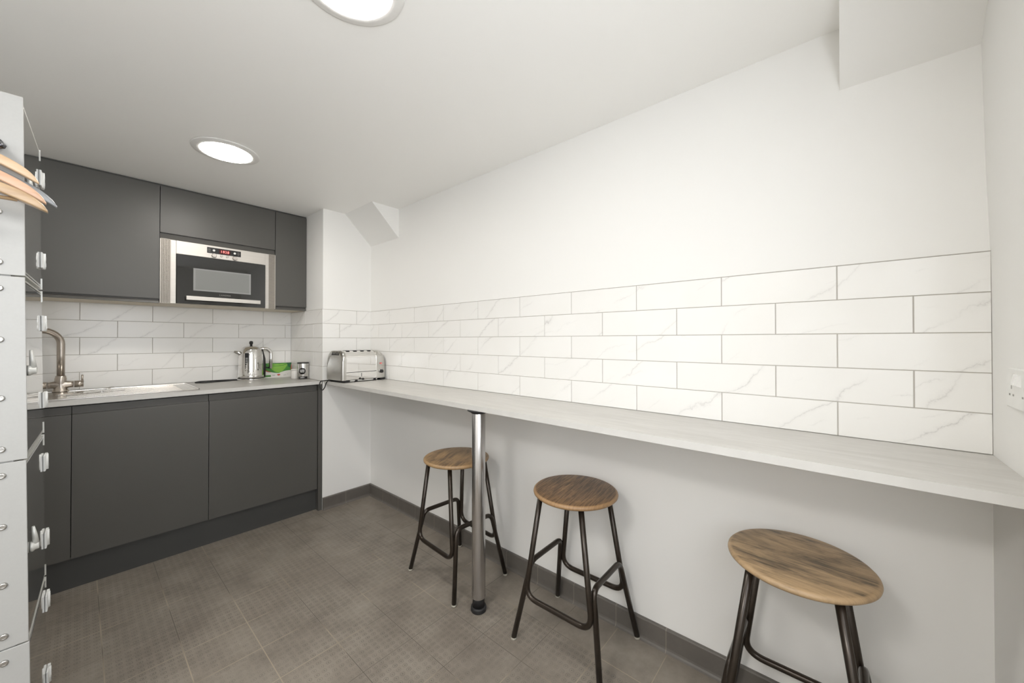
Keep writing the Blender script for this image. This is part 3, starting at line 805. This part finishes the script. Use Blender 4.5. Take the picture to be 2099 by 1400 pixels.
tube(bm, [(0.062, -0.006, 0.222), (0.074, -0.008, 0.15), (0.076, -0.008, 0.075), (0.074, -0.008, 0.014)], [0.010, 0.0150, 0.0155, 0.0145], n=12)
tube(bm, [(0.070, -0.002, 0.083), (0.10, 0, 0.083), (0.126, 0, 0.077)], [0.008, 0.0045, 0.0065], n=12)
build('handle_mount', bm, 'black', kt)
# water window on the side that faces the room
ang = math.radians(-121)
wx, wy = 0.0775 * math.cos(ang), 0.0685 * math.sin(ang)
bm = bmesh.new(); bx(bm, -0.0125, 0.0125, -0.005, 0.002, -0.066, 0.066, bev=0.0045, seg=3)
wn_ = build('water_window', bm, 'black', kt, (wx, wy, 0.130)); wn_.rotation_euler = (0, 0, ang + PI / 2)
bm = bmesh.new()
for k in range(7): bx(bm, -0.0065, 0.0065, -0.0062, -0.0045, -0.046 + k * 0.0125 - 0.0018, -0.046 + k * 0.0125 + 0.0018)
build('level_marks', bm, 'whiteplas', wn_)
bm = bmesh.new(); lathe(bm, [(0.0095, -0.0055), (0.0095, -0.003)], n=20, axis=1); build('gauge_rim', bm, 'chrome', wn_, (0, 0, -0.052))

# ------------------------------------------------------------------ carton of tea bags, white pot, tin
tb = thing('tea_carton', 'white and green open carton behind the kettle handle', 'carton', (-0.483, 0.5495, CT), (0, 0, -0.04))
bm = bmesh.new()
bx(bm, -0.088, 0.094, -0.033, 0.034, 0.0, 0.112)
build('box', bm, 'card', tb)
FY = -0.0336
def decal(name, pts, mat, y=FY, th=0.0006, parent=tb):
    bm = bmesh.new(); prism(bm, pts, 1, y, y + th); return build(name, bm, mat, parent)
def arc(x0, z0, x1, z1, sag, n=10):
    return [(x0 + (x1 - x0) * k / n, z0 + (z1 - z0) * k / n + sag * 4 * (k / n) * (1 - k / n)) for k in range(n + 1)]
gp = [(-0.088, 0.112), (-0.088, 0.062)] + arc(-0.088, 0.062, 0.006, 0.034, -0.006)[1:] + arc(0.006, 0.034, 0.094, 0.052, 0.006)[1:] + [(0.094, 0.112)]
decal('green_print', gp, 'green', FY)
lp = [(-0.070, 0.104)] + arc(-0.070, 0.104, 0.006, 0.038, -0.016)[1:] + arc(0.006, 0.038, 0.070, 0.104, -0.016)[1:]
decal('leaf_print', lp, 'lime', FY - 0.0004)
decal('flap_print', arc(-0.085, 0.108, 0.075, 0.109, -0.018, 14) + arc(0.075, 0.106, -0.085, 0.105, -0.018, 14), 'dkgreen', FY - 0.0008)
decal('corner_print', [(0.060, 0.112), (0.094, 0.112), (0.094, 0.066), (0.072, 0.080)], 'dkgreen', FY - 0.0005)
decal('swoosh_print', [(-0.088, 0.062)] + arc(-0.088, 0.056, -0.045, 0.043, -0.004, 6) + arc(-0.045, 0.0445, -0.088, 0.068, -0.004, 6), 'redp', FY - 0.0006)
decal('edge_print', [(0.088, 0.055), (0.094, 0.055), (0.094, 0.098), (0.091, 0.098)], 'redp', FY - 0.0008)
decal('badge_print', arc(-0.006, 0.024, 0.016, 0.024, 0.003, 6) + arc(0.016, 0.022, -0.006, 0.022, -0.008, 6), 'redp', FY - 0.0004)
decal('label_print', [(-0.083, 0.008), (-0.083, 0.022), (-0.047, 0.022), (-0.047, 0.008)], 'green', FY - 0.0002)
bm = bmesh.new()
for xx, zz, ww in ((-0.028, 0.021, .022), (-0.028, 0.016, .018), (0.047, 0.017, .020), (0.068, 0.022, .006)):
    bm = bmesh.new(); bx(bm, xx - ww / 2, xx + ww / 2, FY - 0.0003, FY + 0.0003, zz - .001, zz + .001)
    build('small_print', bm, 'mark', tb)
wp = thing('white_pot', 'small plain white pot between the green carton and the silver tin', 'pot', (-0.430, 0.322, CT))
bm = bmesh.new(); lathe(bm, [(0.026, 0.0), (0.0275, 0.003), (0.0275, 0.064), (0.026, 0.066)], n=36); build('pot_body', bm, 'card', wp)
bm = bmesh.new(); lathe(bm, [(0.0285, 0.0625), (0.0285, 0.069), (0.026, 0.071)], n=36); build('lid', bm, 'card', wp)
cn = thing('coffee_tin', 'silver coffee tin with a round black label by the pillar', 'tin', (-0.4070, 0.232, CT))
CR = 0.0375
bm = bmesh.new(); lathe(bm, [(CR - .001, 0.0), (CR, 0.002), (CR, 0.117), (CR - .001, 0.119)], n=48); build('tin_body', bm, 'tin', cn)
bm = bmesh.new(); lathe(bm, [(CR + 0.001, 0.1165), (CR + 0.0015, 0.1175), (CR + 0.0015, 0.124), (CR, 0.125)], n=48); build('lid', bm, 'black', cn)
def can_decal(name, f, n, mat, r, parent):
    bm = bmesh.new(); rows = f(n)
    prev = None
    for a, z0, z1 in rows:
        cur = (bm.verts.new((r * math.cos(a), r * math.sin(a), z0)), bm.verts.new((r * math.cos(a), r * math.sin(a), z1)))
        if prev: bm.faces.new((prev[0], cur[0], cur[1], prev[1])).smooth = True
        prev = cur
    bmesh.ops.recalc_face_normals(bm, faces=bm.faces)
    o = build(name, bm, mat, parent)
    so = o.modifiers.new('thick', 'SOLIDIFY'); so.thickness = 0.0004; so.offset = 0
    return o
a0 = math.radians(-118)
def disc(n):
    out = []
    for k in range(n + 1):
        t = -1 + 2 * k / n; h = 0.0235 * math.sqrt(max(0, 1 - t * t)) + 1e-4
        out.append((a0 + t * 0.62, 0.062 - h, 0.062 + h))
    return out
can_decal('round_label', disc, 24, 'black', CR + 0.0005, cn)
can_decal('black_band', lambda n: [(a0 - 0.70 + 1.70 * k / n, 0.004, 0.022) for k in range(n + 1)], 20, 'black', CR + 0.0005, cn)
for zz, ww, hh in ((0.070, 0.42, .0012), (0.0625, 0.40, .0022), (0.054, 0.36, .0012), (0.013, 0.40, .0014)):
    can_decal('label_lines', lambda n: [(a0 - ww + 2 * ww * k / n, zz - hh, zz + hh) for k in range(n + 1)], 10, 'whiteplas', CR + 0.0009, cn)

# ------------------------------------------------------------------ toaster
ts = thing('toaster', 'polished four slot toaster at the corner end of the bar counter', 'toaster', (-0.180, -0.150, CT), (0, 0, math.radians(3.5)))
TL, TD, TZ0, TZ1 = 0.168, 0.107, 0.016, 0.216
SX0, SX1 = -0.146, 0.082
def arch(dh, hh, zb, n=12, rr=0.055):
    """cross-section: straight sides, generously rounded shoulders; doubled points keep the flats flat"""
    r = min(rr, hh * 0.6)
    pts = [(-dh, zb), (-dh, zb + 0.001), (-dh, zb + hh - r - 0.0012)]
    for k in range(n + 1):
        t = PI - (PI / 2) * k / n
        pts.append((-dh + r + r * math.cos(t), zb + hh - r + r * math.sin(t)))
    pts.append((-dh + r + 0.0012, zb + hh)); pts.append((dh - r - 0.0012, zb + hh))
    for k in range(n + 1):
        t = PI / 2 - (PI / 2) * k / n
        pts.append((dh - r + r * math.cos(t), zb + hh - r + r * math.sin(t)))
    pts += [(dh, zb + hh - r - 0.0012), (dh, zb + 0.001), (dh, zb)]
    return pts
def loft(bm, secs, mi=0):
    rings = [[bm.verts.new((x, y, z)) for y, z in s] for x, s in secs]
    n = len(rings[0]); fs = []
    for a, b in zip(rings, rings[1:]):
        for k in range(n):
            f = bm.faces.new((a[k], a[(k + 1) % n], b[(k + 1) % n], b[k])); f.smooth = k != n - 1; fs.append(f)
    fs.append(bm.faces.new(rings[0])); fs.append(bm.faces.new(rings[-1]))
    bmesh.ops.recalc_face_normals(bm, faces=fs)
    for f in fs: f.material_index = mi
HH = TZ1 - TZ0
bm = bmesh.new(); loft(bm, [(xq, arch(TD - 0.003, HH - 0.004, TZ0 + 0.002)) for xq in (SX0, SX0 + 0.001, SX1 - 0.001, SX1)]); shell = build('steel_shell', bm, 'chrome', ts)
def cap(s, x0, x1, flat, steps=12):
    """polished end casting from x0 outwards to x1, straight for the first part, then rounding over"""
    secs = [(x0, arch(TD, HH, TZ0)), (x0 + s * 0.001, arch(TD, HH, TZ0)), (x0 + s * flat, arch(TD, HH, TZ0))]
    L = abs(x1 - x0) - flat
    for k in range(1, steps + 1):
        u = math.sin(k / steps * PI / 2) * 0.995
        e = math.sqrt(1 - u * u)
        secs.append((x0 + s * (flat + L * u), arch(TD - 0.020 * (1 - e) ** 1.3, HH * (1 - 0.40 * (1 - e) ** 1.05), TZ0, rr=0.055)))
    bm = bmesh.new(); loft(bm, secs)
    return build('end_cap', bm, 'dullchrome', ts)
capl = cap(-1, SX0 + 0.0005, -0.176, 0.008); capr = cap(1, SX1 - 0.0005, 0.160, 0.022)
bm = bmesh.new()
for k in range(5):
    y = -0.050 + k * 0.020
    tube(bm, [(-0.1560, y, 0.2135), (-0.1660, y, 0.2030), (-0.1730, y, 0.1850)], 0.0032, n=8)
o = build('air_vents', bm, 'black', capl)
for k in range(4):      # toast slots run across the body
    bm = bmesh.new(); xx = -0.112 + k * 0.0530
    bx(bm, xx - 0.0125, xx + 0.0125, -0.071, 0.071, TZ1 - 0.0035, TZ1 - 0.0012, bev=0.0008); sl = build('bread_slot', bm, 'black', shell)
bm = bmesh.new(); bx(bm, SX0 + 0.004, SX1 - 0.001, -TD + 0.0015, -TD + 0.006, 0.0665, 0.0700); build('trim_line', bm, 'black', shell)
bm = bmesh.new(); bx(bm, -0.034, -0.0315, -TD + 0.0010, -TD + 0.006, 0.036, 0.060); build('lever_slot', bm, 'black', shell)
bm = bmesh.new()
tube(bm, [(-0.033, -TD + 0.01, 0.022), (-0.033, -TD - 0.016, 0.020)], 0.0035, n=10)
lathe(bm, [(0.007, -TD - 0.020), (0.008, -TD - 0.016), (0.007, -TD - 0.012)], c=(-0.033, 0, 0.020), n=18, axis=1)
build('lever', bm, 'black', ts)
bm = bmesh.new(); bx(bm, -0.1330, 0.0900, -TD + 0.006, TD - 0.006, 0.0060, 0.0155); build('crumb_tray', bm, 'alu', ts)
for x in (-0.135, 0.135):
    bm = bmesh.new(); bx(bm, x - 0.020, x + 0.020, -TD + 0.004, TD - 0.004, 0.0, 0.0162, bev=0.002); build('foot', bm, 'rubber', ts)
for x in (-0.07, 0.07):
    bm = bmesh.new(); bx(bm, x - 0.009, x + 0.009, -TD + 0.004, -TD + 0.02, 0.0, 0.0155); build('foot', bm, 'rubber', ts)
bm = bmesh.new(); lathe(bm, [(0.0165, -TD - 0.0005), (0.0165, -TD - 0.002), (0.0150, -TD - 0.003)], n=32, axis=1); dl = build('dial', bm, 'chrome', ts, (0.1170, 0.0005, 0.064))
bm = bmesh.new(); lathe(bm, [(0.0130, -TD - 0.003), (0.0125, -TD - 0.014), (0.0095, -TD - 0.0155)], n=32, axis=1); build('dial_knob', bm, 'black', dl)
bm = bmesh.new(); bx(bm, 0.1080, 0.1250, -TD - 0.003, -TD + 0.003, 0.116, 0.1255, bev=0.001); sw = build('power_switch', bm, 'redsw', ts)
bm = bmesh.new(); bx(bm, 0.1130, 0.1200, -TD - 0.0036, -TD - 0.0028, 0.1190, 0.1220); build('switch_mark', bm, 'whiteplas', sw)
pts = fillet([(-0.150, 0.104, 0.008), (-0.172, 0.112, 0.006), (-0.192, 0.106, 0.0055), (-0.203, 0.130, 0.003), (-0.210, 0.128, -0.022), (-0.207, 0.118, -0.052), (-0.198, 0.105, -0.060), (-0.190, 0.095, -0.040), (-0.184, 0.088, -0.010), (-0.178, 0.078, 0.0065), (-0.166, 0.080, 0.0075), (-0.150, 0.084, 0.008)], 0.02, 5)
bm = bmesh.new(); tube(bm, pts, 0.0035, n=8); pcord = build('power_cord', bm, 'rubber', ts)

# ------------------------------------------------------------------ lockers
LR = math.radians(0.8)
lk = thing('locker', 'tall light grey locker stack with four glossy doors at the left edge', 'locker', (-1.5650, -1.2487, 0), (0, -LR, math.radians(-1.9)))
LD, LW = 0.45, 0.38; LH = [0.0, 0.4575, 0.905, 1.354, 1.796]
bm = bmesh.new(); bx(bm, -LD + 0.01, -0.021, 0.004, LW - 0.002, 0.02, LH[4] - 0.004); build('body', bm, 'locker', lk)
for k in range(4):
    z0, z1 = LH[k] + 0.0015, LH[k + 1] - 0.0015
    bm = bmesh.new()
    off = (0.0, 0.0012, -0.0008, -0.0035)[k]
    bx(bm, -LD, off * -1 - 0.0 if k < 3 else 0.0015, -0.0015, 0.0035, z0, z1, bev=0.0012)
    side = build('side_panel', bm, 'locker', lk)
    for zz in (z0 + 0.030, (2 * z0 + z1) / 3 + 0.004, (z0 + 2 * z1) / 3 - 0.004, z1 - 0.030):
        if k == 3 and zz > z1 - 0.2: continue
        bm = bmesh.new(); lathe(bm, [(0.0075, 0.0), (0.0070, -0.0025), (0.0045, -0.0042), (0.0030, -0.0030)], n=18, axis=1)
        build('rivet', bm, 'rivet', side, (-0.038, -0.0015, zz))
    bm = bmesh.new(); bx(bm, -0.0195, -0.0015, 0.0045, LW - 0.004, z0 + 0.012, z1 - 0.012, bev=0.0022)
    dr = build('door', bm, 'door', lk)
    for zz, za, zb in ((z0 + 0.006, z0 + 0.001, z0 + 0.035), (z1 - 0.006, z1 - 0.035, z1 - 0.001)):
        bm = bmesh.new(); bx(bm, -0.020, -0.0025, 0.0045, LW - 0.004, zz - 0.0022, zz + 0.0022)
        bx(bm, -0.0195, 0.0002, LW - 0.0045, LW - 0.0035, za, zb)
        build('door_edging', bm, 'alu', dr)
    hz = ((0.144, 0.381), (0.577, 0.816), (1.012, 1.250), (1.446, 1.700))[k]
    for zz in hz:
        bm = bmesh.new()
        for dx in (0,):
            bx(bm, -0.0012, 0.0035, LW - 0.034, LW - 0.001, zz - 0.024, zz + 0.024, bev=0.0012)
            bx(bm, -0.0012, 0.0055, LW - 0.0005, LW + 0.018, zz - 0.024, zz + 0.024, bev=0.0012)
        tube(bm, [(0.0035, LW - 0.0012, zz - 0.024), (0.0035, LW - 0.0012, zz + 0.024)], 0.0042, n=10)
        hg = build('hinge', bm, 'hinge', dr)
        bm = bmesh.new()
        for q in (-0.011, 0.009): bx(bm, 0.0066, 0.0082, LW - 0.0025, LW + 0.0005, zz + q - 0.006, zz + q + 0.006)
        build('hinge_pin', bm, 'rivet', hg)
    zc = (z0 + z1) / 2 + 0.005
    bm = bmesh.new()
    lathe(bm, [(0.013, -0.001), (0.013, 0.003), (0.0095, 0.007), (0.0090, 0.012), (0.0080, 0.0135)], n=24, axis=0)
    tube(bm, [(0.008, 0.0, 0.004), (0.0065, -0.003, 0.028), (0.0045, -0.006, 0.052)], [0.0062, 0.0050, 0.0026], n=10)
    lkk = build('lock_handle', bm, 'alu', dr, (0.0, 0.045, zc - 0.014))

# coat hook and hangers on the side of the locker
hk = thing('coat_hook', 'dark chrome hook tip on the locker side above the hangers', 'hook', (-1.6290, -1.2535, 1.6640))
bm = bmesh.new()
lathe(bm, [(0.014, 0.0), (0.014, -0.004), (0.010, -0.007)], n=20, axis=1)
tube(bm, fillet([(0, -0.004, 0), (0.002, -0.030, -0.012), (0.008, -0.045, -0.020), (0.016, -0.050, -0.012)], 0.01, 5), [0.006] * 6 + [0.0075] * 6 + [0.0095, 0.007], n=12)
build('hook_arm', bm, plain('dark_chrome', (0.12, 0.12, 0.13), 0.15, 1.0), hk)

def hanger(mat, tip, yaw, label, half=0.22, drop=0.075, hgt=0.022, dep=0.0065, wide=0.3, bar=False, hang=1.700):
    """a cut wooden arm: straight lower edge, upper edge rounding down to the tip; tip is the far right end"""
    nz = tip[2] + drop
    t = thing('clothes_hanger', label, 'hanger', (tip[0] - half * math.cos(yaw), tip[1] - half * math.sin(yaw), nz), (0, 0, yaw), group='clothes hangers beside the lockers')
    bm = bmesh.new(); prev = None; N = 40; fs = []
    for k in range(-N, N + 1):
        a = abs(k / N); sgn = 1 if k >= 0 else -1
        a = 1 - (1 - a) ** 1.6
        x = sgn * a * half
        zb = -drop * (a ** 1.45)
        e = 1.0 if a < 0.74 else max(0.22, math.sqrt(max(0.0, 1 - ((a - 0.74) / 0.26) ** 2.8)))
        h = hgt * (0.85 + 0.30 * a) * e; d = dep * (1.0 + wide * a) * (0.45 + 0.55 * e)
        r = min(0.0035, h * 0.45, d * 0.8)
        ring = []
        for cy, cz, a0 in ((d - r, r, -PI / 2), (d - r, h - r, 0), (-d + r, h - r, PI / 2), (-d + r, r, PI)):
            for q in range(4):
                ph = a0 + PI / 2 * q / 3
                ring.append(bm.verts.new((x, cy + r * math.cos(ph), zb + cz + r * math.sin(ph))))
        m = len(ring)
        if prev:
            for q in range(m):
                f = bm.faces.new((prev[q], prev[(q + 1) % m], ring[(q + 1) % m], ring[q])); f.smooth = True; fs.append(f)
        else: fs.append(bm.faces.new(ring))
        prev = ring
    fs.append(bm.faces.new(prev))
    bmesh.ops.recalc_face_normals(bm, faces=fs)
    build('shoulder_bar', bm, mat, t)
    if bar:
        bm = bmesh.new(); tube(bm, [(-half * 0.80, 0, -drop * 0.72), (half * 0.80, 0, -drop * 0.72)], 0.0042, n=10)
        build('trouser_bar', bm, mat, t)
    bm = bmesh.new()
    top = hang - nz
    pts = [(0, 0, 0.015), (0, 0, top - 0.036)]
    for k in range(0, 12):
        th = -PI / 2 + 1.25 * PI * k / 11
        pts.append((0.014 * math.cos(th), 0, top - 0.008 + 0.014 * math.sin(th)))
    tube(bm, pts, 0.0018, n=8); build('wire_hook', bm, 'chrome', t)
    return t
HANG = [('woodh', (-1.5615, -1.285, 1.5775), 0.00, 'pale wooden clothes hanger, topmost of those beside the locker', dict(drop=0.085, wide=0.5)),
        ('woodo', (-1.5489, -1.315, 1.5240), 0.02, 'orange wooden clothes hanger in the middle of the bunch', dict(drop=0.090, wide=0.8)),
        ('woodb', (-1.5455, -1.345, 1.4985), -0.02, 'brown wooden clothes hanger, lowest of the bunch', dict(drop=0.070, wide=1.2, bar=True)),
        ('greyplas', (-1.5336, -1.262, 1.5320), 0.01, 'grey plastic clothes hanger reaching out furthest behind the wooden ones', dict(drop=0.090))]
for m_, tip, yw, lab, kw in HANG: hanger(m_, tip, yw, lab, **kw)
pg = thing('coat_peg', 'steel peg on the locker side that carries the clothes hangers', 'peg', (-1.7700, -1.2515, 1.6995))
bm = bmesh.new()
lathe(bm, [(0.020, 0.0), (0.020, -0.004), (0.016, -0.006)], n=24, axis=1); tube(bm, [(0, -0.004, 0), (0, -0.118, 0.0), (0, -0.128, 0.012)], 0.0055, n=12)
build('peg_arm', bm, 'rivet', pg)

# ------------------------------------------------------------------ socket on the end wall
sk2 = thing('wall_socket', 'white double plug socket on the end wall above the bar counter', 'socket', (-0.2225, YE + 0.0003, 1.0935))
bm = bmesh.new(); bx(bm, -0.073, 0.073, 0.0, 0.009, -0.043, 0.043, bev=0.003, seg=3); pl = build('face_plate', bm, 'whiteplas', sk2)
for s in (-1, 1):
    bm = bmesh.new()
    cx = s * 0.038
    bx(bm, cx - 0.002, cx + 0.002, 0.0085, 0.0095, -0.002, 0.006)
    for q in (-1, 1): bx(bm, cx + q * 0.011 - 0.0033, cx + q * 0.011 + 0.0033, 0.0085, 0.0095, -0.0165, -0.0125)
    build('pin_holes', bm, 'mark', pl)
    bm = bmesh.new()
    prism(bm, [(0.008, 0.006), (0.0105, 0.006), (0.0155, 0.008), (0.011, 0.030), (0.008, 0.030)], 0, s * 0.012 - 0.007, s * 0.012 + 0.007)
    build('rocker_switch', bm, 'switch', pl)
